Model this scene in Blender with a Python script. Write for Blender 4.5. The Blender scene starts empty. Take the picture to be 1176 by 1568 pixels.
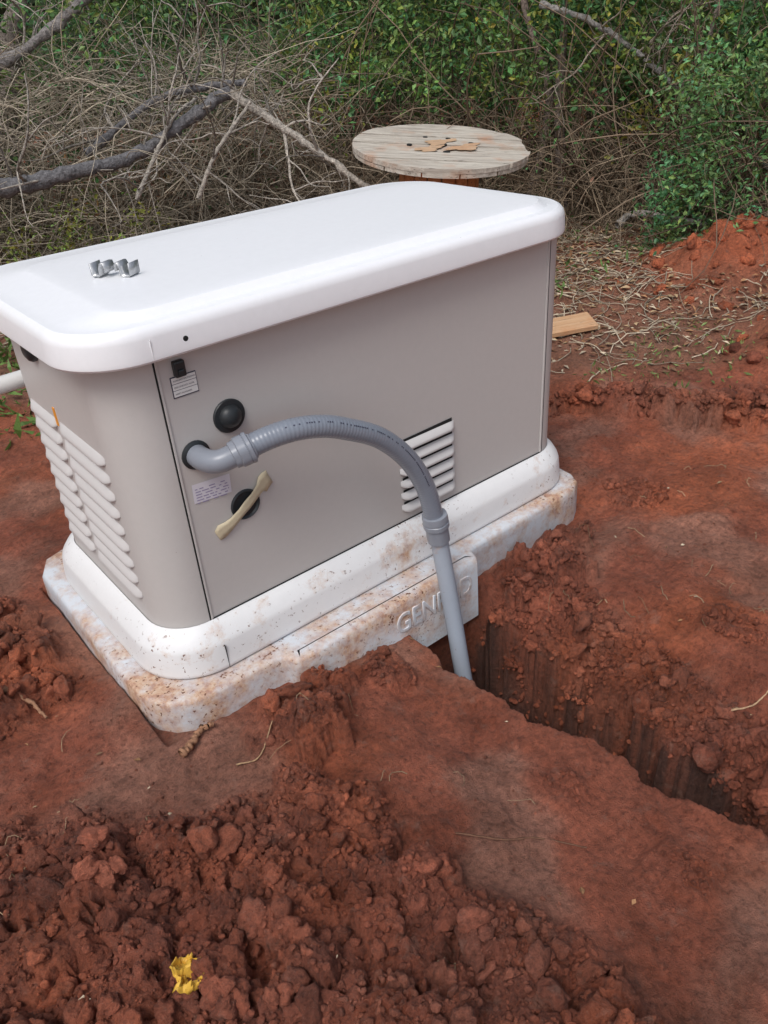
import bpy, bmesh, math, random
import numpy as np
from mathutils import Vector, Matrix
random.seed(7); rng=np.random.default_rng(7)
scene=bpy.context.scene
# ------------------------------------------------------------------ helpers
def link(o): scene.collection.objects.link(o); return o
def empty(name):
    e=bpy.data.objects.new(name,None); e.empty_display_size=.1; return link(e)
def parent(o,p): o.parent=p; return o
def mesh_np(name,V,F,mat,cols=None,smooth=False,extra=None):
    V=np.asarray(V,dtype=np.float32).reshape(-1,3); F=np.asarray(F,dtype=np.int32)
    me=bpy.data.meshes.new(name); k=F.shape[1]
    me.vertices.add(len(V)); me.vertices.foreach_set('co',V.ravel())
    me.loops.add(F.size); me.polygons.add(len(F))
    me.polygons.foreach_set('loop_start',np.arange(0,F.size,k,dtype=np.int32))
    me.loops.foreach_set('vertex_index',F.ravel())
    me.polygons.foreach_set('use_smooth',np.full(len(F),smooth,dtype=bool))
    me.update(calc_edges=True)
    if cols is not None:
        a=me.color_attributes.new('Col','FLOAT_COLOR','POINT')
        c=np.ones((len(V),4),dtype=np.float32); c[:,:3]=cols; a.data.foreach_set('color',c.ravel())
    me.materials.append(mat)
    return link(bpy.data.objects.new(name,me))
def mesh_py(name,V,F,mat,smooth=True,angle=35,wn=False):
    me=bpy.data.meshes.new(name); me.from_pydata([tuple(v) for v in V],[],F); me.update()
    bm=bmesh.new(); bm.from_mesh(me); bmesh.ops.recalc_face_normals(bm,faces=bm.faces); bm.to_mesh(me); bm.free()
    if smooth:
        me.polygons.foreach_set('use_smooth',[True]*len(me.polygons))
        me.set_sharp_from_angle(angle=math.radians(angle))
    me.materials.append(mat)
    o=link(bpy.data.objects.new(name,me))
    if wn:
        m=o.modifiers.new('wn','WEIGHTED_NORMAL'); m.keep_sharp=True; m.weight=90
    return o
def hsh(ix,iy,s):
    n=(ix*374761393+iy*668265263+s*1442695041)&0x7fffffff
    n=((n^(n>>13))*1274126177)&0x7fffffff
    return (n^(n>>16))&0xffff
def pn(x,y,s=0):
    x=np.asarray(x,float);y=np.asarray(y,float)
    x0=np.floor(x).astype(np.int64);y0=np.floor(y).astype(np.int64);fx=x-x0;fy=y-y0
    u=fx*fx*fx*(fx*(fx*6-15)+10);v=fy*fy*fy*(fy*(fy*6-15)+10)
    def g(ix,iy,dx,dy):
        a=hsh(ix,iy,s)*(2*math.pi/65536.); return np.cos(a)*dx+np.sin(a)*dy
    a=g(x0,y0,fx,fy);b=g(x0+1,y0,fx-1,fy);c=g(x0,y0+1,fx,fy-1);d=g(x0+1,y0+1,fx-1,fy-1)
    return ((a*(1-u)+b*u)*(1-v)+(c*(1-u)+d*u)*v)*1.4
def fbm(x,y,o=4,s=0,gain=.5):
    r=0;a=1;t=0
    for i in range(o):
        r=r+a*pn(x*2**i+i*7.3,y*2**i-i*3.1,s+i); t+=a; a*=gain
    return r/t
def sst(a,b,x):
    t=np.clip((x-a)/(b-a),0,1); return t*t*(3-2*t)
def sdpoly(x,y,P):
    P=np.array(P,float); d=np.full(x.shape,1e9); ins=np.zeros(x.shape,bool)
    for i in range(len(P)):
        a=P[i];b=P[(i+1)%len(P)];e=b-a
        t=np.clip(((x-a[0])*e[0]+(y-a[1])*e[1])/(e@e),0,1)
        d=np.minimum(d,np.hypot(x-a[0]-t*e[0],y-a[1]-t*e[1]))
        if a[1]!=b[1]:
            c=((a[1]>y)!=(b[1]>y))&(x<(b[0]-a[0])*(y-a[1])/(b[1]-a[1])+a[0]); ins^=c
    return np.where(ins,d,-d)
# ------------------------------------------------------------------ materials
def newmat(name):
    m=bpy.data.materials.new(name); m.use_nodes=True; nt=m.node_tree
    return m,nt,nt.nodes['Principled BSDF'],nt.nodes['Material Output']
def N(nt,t,**kw):
    n=nt.nodes.new(t)
    for k,v in kw.items(): setattr(n,k,v)
    return n
def noise(nt,scale,detail=5,rough=.6,vec=None):
    n=N(nt,'ShaderNodeTexNoise'); n.inputs['Scale'].default_value=scale; n.inputs['Detail'].default_value=detail; n.inputs['Roughness'].default_value=rough
    if vec is not None: nt.links.new(vec,n.inputs['Vector'])
    return n.outputs['Fac']
def ramp(nt,fac,stops):
    r=N(nt,'ShaderNodeValToRGB'); e=r.color_ramp.elements
    e[0].position=stops[0][0]; e[0].color=(*stops[0][1],1)
    e[1].position=stops[-1][0]; e[1].color=(*stops[-1][1],1)
    for p,c in stops[1:-1]:
        k=e.new(p); k.color=(*c,1)
    nt.links.new(fac,r.inputs['Fac']); return r.outputs['Color']
def mix(nt,fac,a,b,bt='MIX'):
    m=N(nt,'ShaderNodeMix'); m.data_type='RGBA'; m.blend_type=bt
    for sock,v in ((m.inputs[0],fac),(m.inputs[6],a),(m.inputs[7],b)):
        if isinstance(v,bpy.types.NodeSocket): nt.links.new(v,sock)
        elif isinstance(v,(int,float)): sock.default_value=v
        else: sock.default_value=(*v,1)
    return m.outputs[2]
def math_(nt,op,a,b):
    m=N(nt,'ShaderNodeMath'); m.operation=op
    for s,v in ((m.inputs[0],a),(m.inputs[1],b)):
        if isinstance(v,bpy.types.NodeSocket): nt.links.new(v,s)
        else: s.default_value=v
    return m.outputs[0]
def bump(nt,bs,h,strength,dist):
    b=N(nt,'ShaderNodeBump'); b.inputs['Strength'].default_value=strength; b.inputs['Distance'].default_value=dist
    nt.links.new(h,b.inputs['Height']); nt.links.new(b.outputs[0],bs.inputs['Normal'])
W=(1,1,1);K=(0,0,0)
def objco(nt): return N(nt,'ShaderNodeTexCoord').outputs['Object']
def simple(name,col,rough=.5,metal=0,var=.12,scale=30,bs=.0,bd=.001):
    m,nt,b,o=newmat(name); co=objco(nt)
    n=noise(nt,scale,4,.6,co)
    c=mix(nt,n,tuple(x*(1-var) for x in col),tuple(min(1,x*(1+var)) for x in col))
    nt.links.new(c,b.inputs['Base Color']); b.inputs['Roughness'].default_value=rough; b.inputs['Metallic'].default_value=metal
    if bs: bump(nt,b,n,bs,bd)
    return m
def vcol(name,rough=.8,transl=0,bs=0,scale=200,bd=.002,var=.25):
    m,nt,b,o=newmat(name); a=N(nt,'ShaderNodeAttribute'); a.attribute_name='Col'; co=objco(nt)
    n=noise(nt,scale,3,.65,co)
    c=mix(nt,1.0,a.outputs['Color'],ramp(nt,n,[(.25,(1-var*1.6,)*3),(.75,(1+var,)*3)]),'MULTIPLY')
    nt.links.new(c,b.inputs['Base Color']); b.inputs['Roughness'].default_value=rough; b.inputs['Specular IOR Level'].default_value=.3
    if bs: bump(nt,b,n,bs,bd)
    if transl:
        t=N(nt,'ShaderNodeBsdfTranslucent'); nt.links.new(c,t.inputs['Color'])
        ms=N(nt,'ShaderNodeMixShader'); ms.inputs[0].default_value=transl
        nt.links.new(b.outputs[0],ms.inputs[1]); nt.links.new(t.outputs[0],ms.inputs[2]); nt.links.new(ms.outputs[0],o.inputs['Surface'])
    return m
def soil(name):
    m,nt,b,o=newmat(name); a=N(nt,'ShaderNodeAttribute'); a.attribute_name='Col'; co=objco(nt)
    n1=noise(nt,8,6,.72,co); n2=noise(nt,80,6,.80,co); n3=noise(nt,330,3,.7,co); n4=noise(nt,26,5,.7,co)
    c=mix(nt,1.0,a.outputs['Color'],ramp(nt,n1,[(.3,(.58,.54,.52)),(.7,(1.32,1.28,1.25))]),'MULTIPLY')
    c=mix(nt,1.0,c,ramp(nt,n2,[(.32,(.42,.38,.36)),(.5,(1,1,1)),(.72,(1.5,1.5,1.48))]),'MULTIPLY')
    c=mix(nt,ramp(nt,n4,[(.58,K),(.68,(.35,.35,.35))]),c,(.34,.20,.15))
    sp=ramp(nt,n3,[(.60,K),(.70,W)])
    c=mix(nt,math_(nt,'MULTIPLY',sp,.4),c,(.46,.30,.22))
    nt.links.new(c,b.inputs['Base Color']); nt.links.new(ramp(nt,n1,[(.35,(.36,)*3),(.65,(.8,)*3)]),b.inputs['Roughness'])
    b.inputs['Specular IOR Level'].default_value=.5
    h=math_(nt,'ADD',math_(nt,'MULTIPLY',n2,1.0),math_(nt,'MULTIPLY',n3,.3))
    bump(nt,b,h,1.0,.014)
    return m
def muddy(name,col,rough,amt,speck,tone=1.):
    m,nt,b,o=newmat(name); co=objco(nt)
    n=noise(nt,14,7,.72,co); n2=noise(nt,110,3,.6,co); n3=noise(nt,3.0,3,.5,co); n4=noise(nt,60,5,.7,co)
    base=mix(nt,n4,tuple(c*.95 for c in col),tuple(min(1,c*1.04) for c in col))
    f=ramp(nt,math_(nt,'ADD',math_(nt,'MULTIPLY',n,.6),math_(nt,'MULTIPLY',n3,.4)),[(.62-amt,K),(.74-amt*.8,W)])
    c=mix(nt,math_(nt,'MULTIPLY',f,.85),base,ramp(nt,n4,[(.4,(.36*tone,.15*tone,.065*tone)),(.52,(.52,.29,.15)),(.7,(.62,.48,.34))]))
    s=ramp(nt,n2,[(.74-speck,K),(.77-speck,W)])
    s=math_(nt,'MULTIPLY',s,ramp(nt,n3,[(.42,K),(.6,W)]))
    c=mix(nt,s,c,(.14,.055,.03))
    nt.links.new(c,b.inputs['Base Color']); b.inputs['Roughness'].default_value=rough
    bump(nt,b,n4,.15,.001)
    return m
M_lid=muddy('lid_white_plastic',(.88,.89,.91),.36,-.12,-.005)
M_body=muddy('warm_grey_paint',(.545,.52,.50),.42,-.12,-.01)
M_skirt=muddy('skirt_white_paint',(.78,.78,.78),.4,.075,.09)
M_pad=muddy('pad_composite',(.62,.65,.69),.65,.185,.12)
M_black=simple('black_rubber',(.02,.024,.027),.42)
M_dark=simple('dark_gap',(.012,.012,.012),.9)
M_cond=simple('grey_conduit_plastic',(.21,.235,.28),.28,0,.06,80)
M_pipe=muddy('grey_pvc_pipe',(.34,.38,.44),.4,.03,.04)
M_fit=simple('grey_fitting_plastic',(.24,.26,.30),.32,0,.08,60)
M_tape=simple('masking_tape',(.60,.52,.36),.7,0,.2,60,.4,.002)
M_label=simple('white_label',(.78,.78,.76),.5,0,.02,20)
M_label2=simple('lilac_label',(.68,.66,.72),.5,0,.04,40)
M_ink=simple('label_ink',(.03,.03,.06),.6)
M_ink2=simple('label_ink_purple',(.28,.24,.4),.6)
M_metal=simple('galvanised_steel',(.50,.51,.52),.42,.85,.2,120)
M_orange=simple('orange_tape',(.8,.32,.03),.5)
M_yellow=simple('yellow_wrapper',(.72,.43,.06),.5,0,.3,90,.5,.003)
M_pvc=simple('white_pvc',(.7,.7,.68),.35)
M_soil=soil('red_clay')
M_leaf=vcol('leaf',.5,.22)
M_twig=vcol('twig_bark',.85)
M_bark=vcol('bark',.9,0,1.0,60,.012,.45)
M_litter=vcol('dry_litter',.9)
def woodmat(name,c1,c2,c3,rot,stain=.72):
    m,nt,b,o=newmat(name); tc=objco(nt)
    mp=N(nt,'ShaderNodeMapping'); mp.vector_type='TEXTURE'; mp.inputs['Rotation'].default_value=(0,0,rot); mp.inputs['Scale'].default_value=(1.0,.06,.1)
    nt.links.new(tc,mp.inputs['Vector'])
    n=noise(nt,4,8,.72,mp.outputs[0]); n2=noise(nt,6,4,.6,tc); n5=noise(nt,9,3,.6,mp.outputs[0])
    c=ramp(nt,n,[(.28,c1),(.5,c2),(.7,c3)])
    c=mix(nt,ramp(nt,n2,[(.52,K),(stain,(.55,.55,.55))]),c,(.5,.2,.07))
    c=mix(nt,ramp(nt,n5,[(.62,K),(.66,(.8,.8,.8))]),c,(.10,.07,.05))
    nt.links.new(c,b.inputs['Base Color']); b.inputs['Roughness'].default_value=.8; bump(nt,b,n,.6,.004)
    return m
M_wood=woodmat('weathered_plank',(.24,.20,.17),(.50,.45,.38),(.70,.66,.58),math.radians(-43))
M_wood2=woodmat('stained_wood',(.30,.10,.035),(.50,.20,.08),(.58,.28,.14),math.radians(-43))
M_wood3=woodmat('pine_board',(.38,.20,.10),(.55,.33,.18),(.62,.42,.26),0)
# ------------------------------------------------------------------ ground
def axis(spec):
    out=[spec[0][0]]
    for a,b,st in spec:
        n=max(1,int(round((b-a)/st))); out+=list(a+(b-a)*(np.arange(1,n+1)/n))
    return np.array(out)
gx=axis([(-60,-20,4),(-20,-6,1),(-6,-2,.2),(-2,-.9,.03),(-.9,1.3,.0048),(1.3,2.2,.009),(2.2,4.2,.02),(4.2,7,.1),(7,20,1),(20,60,4)])
gy=axis([(-60,-20,4),(-20,-6,1),(-6,-1.6,.2),(-1.6,-1.1,.012),(-1.1,.2,.0048),(.2,1.0,.010),(1,4,.02),(4,7,.1),(7,20,1),(20,60,4)])
GX,GY=np.meshgrid(gx,gy)
def XL(y): return np.interp(-y,[.1,.31,.45,.55,.62,.71,.91,1.3,3],[.40,.385,.40,.42,.455,.44,.48,.52,.6])
def XR(y): return np.interp(-y,[.05,.2,.3,.45,.57,.7,.82,1.3,3],[.66,.68,.67,.65,.62,.61,.64,.68,.76])
CL=[(-.47,-.06),(-.27,-.19),(-.04,-.315),(.075,-.45),(.02,-.585),(.11,-.795),(.135,-.933),(.15,-1.8),(-1.8,-1.8),(-1.8,-.15)]
CL2=[(-.21,.2),(-.21,.5),(-.26,.62),(-.3,.8),(-.9,.9),(-.9,.3),(-.40,.14)]
RDG=[(1.46,.36),(1.66,.10),(1.76,-.14),(2.1,-.4),(2.2,-.25),(1.85,.0),(1.7,.28),(1.5,.44)]
DEB=[(1.5,.75),(2.0,.2),(2.5,-.2),(5,-.6),(5,5),(-1.5,5),(-1.5,2.3),(.2,2.0),(1.3,1.4)]
def mnd(x,y,a=1.): return np.exp(-(((x-3.05)/(.40*a))**2+((y-.66)/(.30*a))**2))+.85*np.exp(-(((x-2.5)/(.36*a))**2+((y+.02)/(.2*a))**2))
def masks(x,y):
    wx=x+.045*fbm(x*9,y*9,3,11); wy=y+.045*fbm(x*9,y*9,3,17)
    clod=np.maximum(sst(-.03,.09,sdpoly(wx,wy,CL)),.85*sst(-.02,.05,sdpoly(wx,wy,CL2)))
    blob=lambda cx,cy,r:sst(1.2,.7,np.hypot(wx-cx,wy-cy)/r)
    patch=np.maximum.reduce([blob(.055,-.225,.08),blob(.14,-.165,.04)*.8,blob(.28,-.19,.05)*.7,blob(-.03,-.2,.04)*.6,blob(.30,-.62,.05)*.3,blob(.33,-.85,.06)*.3])
    rdg=sst(-.03,.04,sdpoly(wx,wy,RDG))
    bank=blob(.76,-.19,.10); bank=np.maximum(bank,blob(.90,-.15,.06)*.8)
    rim=sst(.12,.02,np.abs(wx-XR(y)-.03))*(y<-.1)
    bank2=blob(1.22,-.12,.09)*.5+blob(.88,-.62,.07)*.6
    deb=sst(-.1,.12,sdpoly(wx,wy,DEB))
    rough=np.clip(np.maximum.reduce([clod,patch,rdg*.8,bank,rim*.9,bank2*.8]),0,1)
    return clod,patch,rdg,bank,rim,rough,deb,mnd(x,y)
clod,patch,rdg,bank,rim,rough,deb,mound=masks(GX,GY)
dist=np.hypot(GX+.47,GY+1.19)
H=-.19+.05*sst(.45,-.05,GX)*sst(1.6,.4,GY)
H=H+.055*np.maximum(0,dist-2.3)*(dist<9)+.055*6.7*(dist>=9)
H=H+.030*fbm(GX*1.7,GY*1.7,3,3)+.022*fbm(GX*6,GY*6,4,5)+.0085*fbm(GX*22,GY*22,4,8,.65)
for fxp,fyp,fr,fa in((.30,-.45,.07,.6),(.22,-.62,.06,1.2),(1.02,-.30,.09,.3),(1.0,-.62,.08,1.5),(.34,-.78,.06,.2),(1.3,.05,.09,.8),(-.33,.02,.06,.5),(-.15,-.17,.05,1.0)):
    ca,sa=math.cos(fa),math.sin(fa);q=((GX-fxp)*ca+(GY-fyp)*sa)**2+(((GY-fyp)*ca-(GX-fxp)*sa)*2.1)**2
    q=np.sqrt(q)/fr+.35*fbm(GX*30,GY*30,2,77);H=H-.009*sst(1.05,.7,q)
H=H+rough*(.006+.055*fbm(GX*8,GY*8,3,21)+.042*np.abs(fbm(GX*19,GY*19,3,23))+.028*np.abs(fbm(GX*45,GY*45,3,27))+.011*fbm(GX*95,GY*95,2,29))
H=H+.008*clod+.012*rdg+.03*bank+.19*mound+np.clip(mound,0,1)*.09*fbm(GX*8,GY*8,4,31,.6)+.020*patch
H=H+.035*sst(.62,.9,GX)*sst(-.05,-.3,GY)*sst(2.0,1.3,GX)
H=H+deb*.015*fbm(GX*14,GY*14,4,41)
jl=XL(GY)+.028*fbm(GX*3,GY*18,4,51); jr=XR(GY)+.05*fbm(GX*5,GY*12,4,52)
u=(GX-jl)/(jr-jl)
tend=sst(-.085,-.15,GY)
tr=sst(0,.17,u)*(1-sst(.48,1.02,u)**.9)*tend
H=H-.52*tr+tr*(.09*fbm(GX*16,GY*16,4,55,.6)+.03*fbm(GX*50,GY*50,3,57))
H=H-.06*sst(.18,0,GX-jr)*(u>0)*sst(0,.2,u)*tend*(1-tr)
inpad=(GX>-.17)&(GX<1.05)&(GY>-.09)&(GY<.6)
H=np.where(inpad,np.minimum(H,-.17),H)
def add_caps(n,fx,rmin,rmax,flat=.75,pw=3):
    c=0;t=0
    while c<n and t<n*30:
        t+=1; x,y=fx()
        j=np.searchsorted(gx,x);i=np.searchsorted(gy,y)
        if i<2 or j<2 or i>len(gy)-3 or j>len(gx)-3: continue
        if rough[i,j]*random.uniform(.6,1.2)<.5 or tr[i,j]>.3 or inpad[i,j]: continue
        c+=1; r=rmin+(rmax-rmin)*random.random()**pw
        j0,j1=np.searchsorted(gx,[x-r,x+r]);i0,i1=np.searchsorted(gy,[y-r,y+r])
        if j1-j0<2 or i1-i0<2: continue
        X=gx[j0:j1][None,:]-x;Y=gy[i0:i1][:,None]-y
        a=random.uniform(0,3.14);ca,sa=math.cos(a),math.sin(a)
        e=random.uniform(1,1.8); q=((X*ca+Y*sa)**2+((Y*ca-X*sa)*e)**2)/r**2
        nz=pn((X+x)*70+0*Y,(Y+y)*70+0*X,5)
        q=q*(1+.8*nz)
        cap=H[i,j]-r*.3+flat*r*np.clip(1-q,0,1)**.4+r*.3*pn((X+x)*110+0*Y,(Y+y)*110+0*X,6)
        H[i0:i1,j0:j1]=np.where(q<1,np.maximum(H[i0:i1,j0:j1],cap),H[i0:i1,j0:j1])
add_caps(2600,lambda:(random.uniform(-.9,.8),random.uniform(-1.1,.0)),.007,.04)
add_caps(90,lambda:(random.uniform(-.9,.2),random.uniform(-1.0,-.15)),.03,.055,.55,1)
add_caps(350,lambda:(random.uniform(-.9,-.15),random.uniform(.1,.9)),.01,.04)
add_caps(200,lambda:(random.uniform(1.3,2.2),random.uniform(-.5,.6)),.02,.045)
rz=np.clip(rough+tr,0,1)
JX=GX+rz*.013*fbm(GY*38,H*38+GX*12,3,81)*(dist<4); JY=GY+rz*.011*fbm(GX*38,H*38+GY*12,3,83)*(dist<4)
def gz(x,y):
    j=np.clip(np.searchsorted(gx,x),0,len(gx)-1);i=np.clip(np.searchsorted(gy,y),0,len(gy)-1); return H[i,j]
def soil_col(x,y,rough_,deb_,mound_,tr_):
    n=fbm(x*2.2,y*2.2,4,61)[...,None]; n2=fbm(x*10,y*10,4,63)[...,None]; n3=fbm(x*3.2+5,y*3.2,5,66)[...,None]
    red=np.array([.350,.107,.060]); org=np.array([.43,.124,.056]); dark=np.array([.16,.052,.033]); tan=np.array([.37,.20,.145])
    c=red+(org-red)*sst(-.2,.4,n)
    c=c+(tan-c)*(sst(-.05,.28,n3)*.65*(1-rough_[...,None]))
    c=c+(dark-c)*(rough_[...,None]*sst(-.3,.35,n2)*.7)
    c=c+(np.array([.075,.032,.022])-c)*np.clip(tr_[...,None]*2.0,0,.94)  # shade of the trench hollow painted into the soil colour
    d_=np.array([.27,.135,.085]); c=c+(d_-c)*(deb_[...,None]*.8)
    mo=np.array([.46,.13,.058]); c=c+(mo-c)*np.clip(mound_[...,None]*1.3,0,1)
    return c
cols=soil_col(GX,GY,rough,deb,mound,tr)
ny,nx=GX.shape
idx=np.arange(nx*ny).reshape(ny,nx)
F=np.stack([idx[:-1,:-1],idx[:-1,1:],idx[1:,1:],idx[1:,:-1]],-1).reshape(-1,4)
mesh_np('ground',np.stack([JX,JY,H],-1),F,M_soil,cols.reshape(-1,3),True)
# ------------------------------------------------------------------ loose clods
def ico(sub):
    bm=bmesh.new(); bmesh.ops.create_icosphere(bm,subdivisions=sub,radius=1)
    V=np.array([v.co[:] for v in bm.verts]);F=np.array([[v.index for v in f.verts] for f in bm.faces]); bm.free(); return V,F
def clodlib(sub,k):
    V,F=ico(sub); L=[]
    for i in range(k):
        s=rng.uniform(0,100,3); x,y,z=V.T
        def n3(f,sd): return (pn(x*f+s[0],y*f+z*f*.8+s[1],sd)+pn(y*f+s[1],z*f-x*f*.8+s[2],sd+1)+pn(z*f+s[2],x*f+y*f*.8+s[0],sd+2))/1.7
        d=.42*n3(1.1,i)+.38*np.abs(n3(2.3,i+3))+.30*np.abs(n3(4.6,i+9))+.18*n3(8,i+13)
        P=V*(.8+d)[:,None]
        nrm=rng.normal(size=3);nrm/=np.linalg.norm(nrm);dd=P@nrm-.6;P=P-np.where(dd>0,dd*.8,0)[:,None]*nrm
        L.append(P)
    return L,F
def rotm(n):
    q=rng.normal(size=(n,4));q/=np.linalg.norm(q,axis=1)[:,None];a,b,c,d=q.T
    return np.stack([1-2*(c*c+d*d),2*(b*c-a*d),2*(b*d+a*c),2*(b*c+a*d),1-2*(b*b+d*d),2*(c*d-a*b),2*(b*d-a*c),2*(c*d+a*b),1-2*(b*b+c*c)],-1).reshape(n,3,3)
def clods(name,pts,rad,sub,lib=14):
    L,F=clodlib(sub,lib); n=len(pts); Rm=rotm(n); which=rng.integers(0,lib,n)
    A=np.array(L)[which]*np.stack([rng.uniform(.8,1.35,n),rng.uniform(.7,1.1,n),rng.uniform(.5,1,n)],-1)[:,None,:]
    V=np.einsum('nij,nkj->nki',Rm,A)*rad[:,None,None]+pts[:,None,:]
    FF=F[None]+(np.arange(n)*V.shape[1])[:,None,None]
    x,y=pts[:,0],pts[:,1]
    c=soil_col(x,y,np.full(n,.6),np.zeros(n),(x>2.3)*1.,np.zeros(n))*rng.uniform(.75,1.4,(n,1))
    return mesh_np(name,V.reshape(-1,3),FF.reshape(-1,3),M_soil,np.repeat(c,V.shape[1],0),True)
def scatter(n,box,cond,rmin,rmax,pw=2.5,sink=.35):
    P=[];Rr=[]
    while len(P)<n:
        x=rng.uniform(box[0],box[1],4000);y=rng.uniform(box[2],box[3],4000)
        j=np.searchsorted(gx,x);i=np.searchsorted(gy,y)
        cl=fbm(x*7,y*7,3,97)
        k=cond(x,y,rough[i,j],tr[i,j],rng.random(4000))&~((x>-.2)&(x<1.08)&(y>-.135)&(y<.66))&(cl>rng.uniform(-.5,.3,4000))
        r=rmin+(rmax-rmin)*rng.random(4000)**pw
        z=H[i,j]+r*(1-2*sink)*.6
        for a in np.nonzero(k)[0]: P.append((x[a],y[a],z[a]));Rr.append(r[a])
    return np.array(P[:n]),np.array(Rr[:n])
a=scatter(1100,(-.9,.8,-1.1,.0),lambda x,y,m,t,q:(m>.5)&(t<.3),.006,.026,3.2)
b=scatter(260,(-.9,-.21,.0,.95),lambda x,y,m,t,q:(m>.5),.008,.028)
c=scatter(200,(1.2,2.3,-.6,.6),lambda x,y,m,t,q:(m>.4),.010,.028)
d=scatter(140,(2.1,4,-.3,1.2),lambda x,y,m,t,q:mnd(x,y)>q,.012,.034)
e=scatter(260,(.6,1.35,-.9,-.11),lambda x,y,m,t,q:(m>.3)&(t<.7),.005,.018)
clods('soil_clods',np.concatenate([a[0],b[0],c[0],d[0],e[0]]),np.concatenate([a[1],b[1],c[1],d[1],e[1]]),3,18)
a=scatter(9000,(-.9,.8,-1.1,.0),lambda x,y,m,t,q:(m>.3)&(t<.8),.002,.007,2.4)
b=scatter(2600,(-.9,1.8,-1.1,.3),lambda x,y,m,t,q:(q<.5)&(t<.1),.0010,.0042,2.8)
c=scatter(2500,(.3,1.5,-.9,-.1),lambda x,y,m,t,q:(m>.25)|(t>.05),.0025,.008,2)
d=scatter(1200,(-.9,-.21,.0,1.0),lambda x,y,m,t,q:(m>.2),.003,.009,2)
f=scatter(1300,(1.2,2.4,-.7,.7),lambda x,y,m,t,q:(m>.2),.004,.011,2)
clods('soil_crumbs',np.concatenate([a[0],b[0],c[0],d[0],f[0]]),np.concatenate([a[1],b[1],c[1],d[1],f[1]]),2,12)
# ------------------------------------------------------------------ lofts
def rr(x0,x1,y0,y1,r,z,n=8,rR=None):
    P=[];R_=r if rR is None else rR
    for cx,cy,a0,q in ((x1-R_,y0+R_,-90,R_),(x1-R_,y1-R_,0,R_),(x0+r,y1-r,90,r),(x0+r,y0+r,180,r)):
        P+=[(cx+q*math.cos(math.radians(a0+90*i/n)),cy+q*math.sin(math.radians(a0+90*i/n)),z) for i in range(n+1)]
    out=[];m=n+1
    for s in range(4):
        seg=P[s*m:(s+1)*m]; nxt=P[((s+1)%4)*m]; a=Vector(seg[-1]);b=Vector(nxt)
        out+=seg
        for t in (.02,.25,.5,.75,.98): out.append(tuple(a.lerp(b,t)))
    return out
def loft(name,rings,mat,cap0=True,cap1=True,angle=35,wn=True,sharp=()):
    n=len(rings[0]);V=[p for r in rings for p in r];F=[]
    for k in range(len(rings)-1):
        for i in range(n):
            j=(i+1)%n;F.append((k*n+i,k*n+j,(k+1)*n+j,(k+1)*n+i))
    if cap0:F.append(tuple(range(n))[::-1])
    if cap1:F.append(tuple(range((len(rings)-1)*n,len(rings)*n)))
    o=mesh_py(name,V,F,mat,True,angle,wn)
    if sharp:
        for e in o.data.edges:
            a,b=e.vertices
            if a//n==b//n and a//n in sharp: e.use_edge_sharp=True
    return o
def box(name,x0,x1,y0,y1,z0,z1,mat,bev=0):
    V=[(x,y,z) for x in(x0,x1) for y in(y0,y1) for z in(z0,z1)]
    F=[(0,1,3,2),(4,6,7,5),(0,4,5,1),(2,3,7,6),(0,2,6,4),(1,5,7,3)]
    o=mesh_py(name,V,F,mat,False)
    if bev:
        m=o.modifiers.new('b','BEVEL');m.width=bev;m.segments=2
    return o
def revolve(name,p0,p1,prof,mat,n=28,lobes=0,lobeamp=0,angle=40):
    p0=Vector(p0);ax=(Vector(p1)-p0).normalized();u=ax.orthogonal().normalized();v=ax.cross(u)
    V=[];F=[]
    for s,r in prof:
        for i in range(n):
            a=2*math.pi*i/n; q=r*(1+(lobeamp if (lobes and (i*lobes//n)%2) else 0))
            V.append(p0+ax*s+(u*math.cos(a)+v*math.sin(a))*q)
    for k in range(len(prof)-1):
        for i in range(n):
            j=(i+1)%n;F.append((k*n+i,k*n+j,(k+1)*n+j,(k+1)*n+i))
    F.append(tuple(range(n)));F.append(tuple(range((len(prof)-1)*n,len(prof)*n)))
    return mesh_py(name,V,F,mat,True,angle)
def text(name,s,size,loc,rotx,mat,ext=.0005,rz=0,sx=1,bev=0):
    cu=bpy.data.curves.new(name,'FONT');cu.body=s;cu.size=size;cu.extrude=ext;cu.bevel_depth=bev;cu.bevel_resolution=1
    o=bpy.data.objects.new(name+'_t',cu);link(o);bpy.context.view_layer.update()
    me=bpy.data.meshes.new_from_object(o);bpy.data.objects.remove(o)
    me.materials.clear();me.materials.append(mat)
    q=link(bpy.data.objects.new(name,me));q.location=loc;q.rotation_euler=(rotx,rz,0);q.scale=(sx,1,1);return q
# ------------------------------------------------------------------ generator
G=empty('standby_generator')
bx0,bx1,by0,by1=-.09,1.05,0,.55
P=[]
P.append(loft('body_shell',[rr(bx0,bx1,by0,by1,.09,z,10) for z in(-.03,0,.15,.3,.45,.583)],M_body,False,False))
def R2(o,z,xr=0): return rr(bx0-o,bx1+o*.8,by0-o,by1+o,.09+o,z,10)
P.append(loft('base_skirt',[R2(.0015,.004),R2(.010,.000),R2(.022,-.010),R2(.034,-.026),R2(.038,-.036),R2(.041,-.060),R2(.043,-.082),R2(.042,-.090),R2(.036,-.0945),R2(.0,-.0945)],M_skirt,False,False,50))
lr=[(.0,.551),(.036,.549),(.0395,.553),(.040,.560),(.038,.588),(.035,.597),(.030,.603),(.023,.6065)]
rings=[rr(bx0-o-.008,bx1+o-.028,by0-o,by1+o,.08+o,z,12,.105+o) for o,z in lr]
rings+=[rr(-.098,1.025,-.004,.54,.10,.6072,12,.12),rr(-.036,.992,.010,.47,.055,.6190,12,.09),rr(-.028,.975,.022,.44,.05,.6204,12,.08),rr(.0,.94,.06,.40,.045,.6212,12,.07)]
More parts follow.
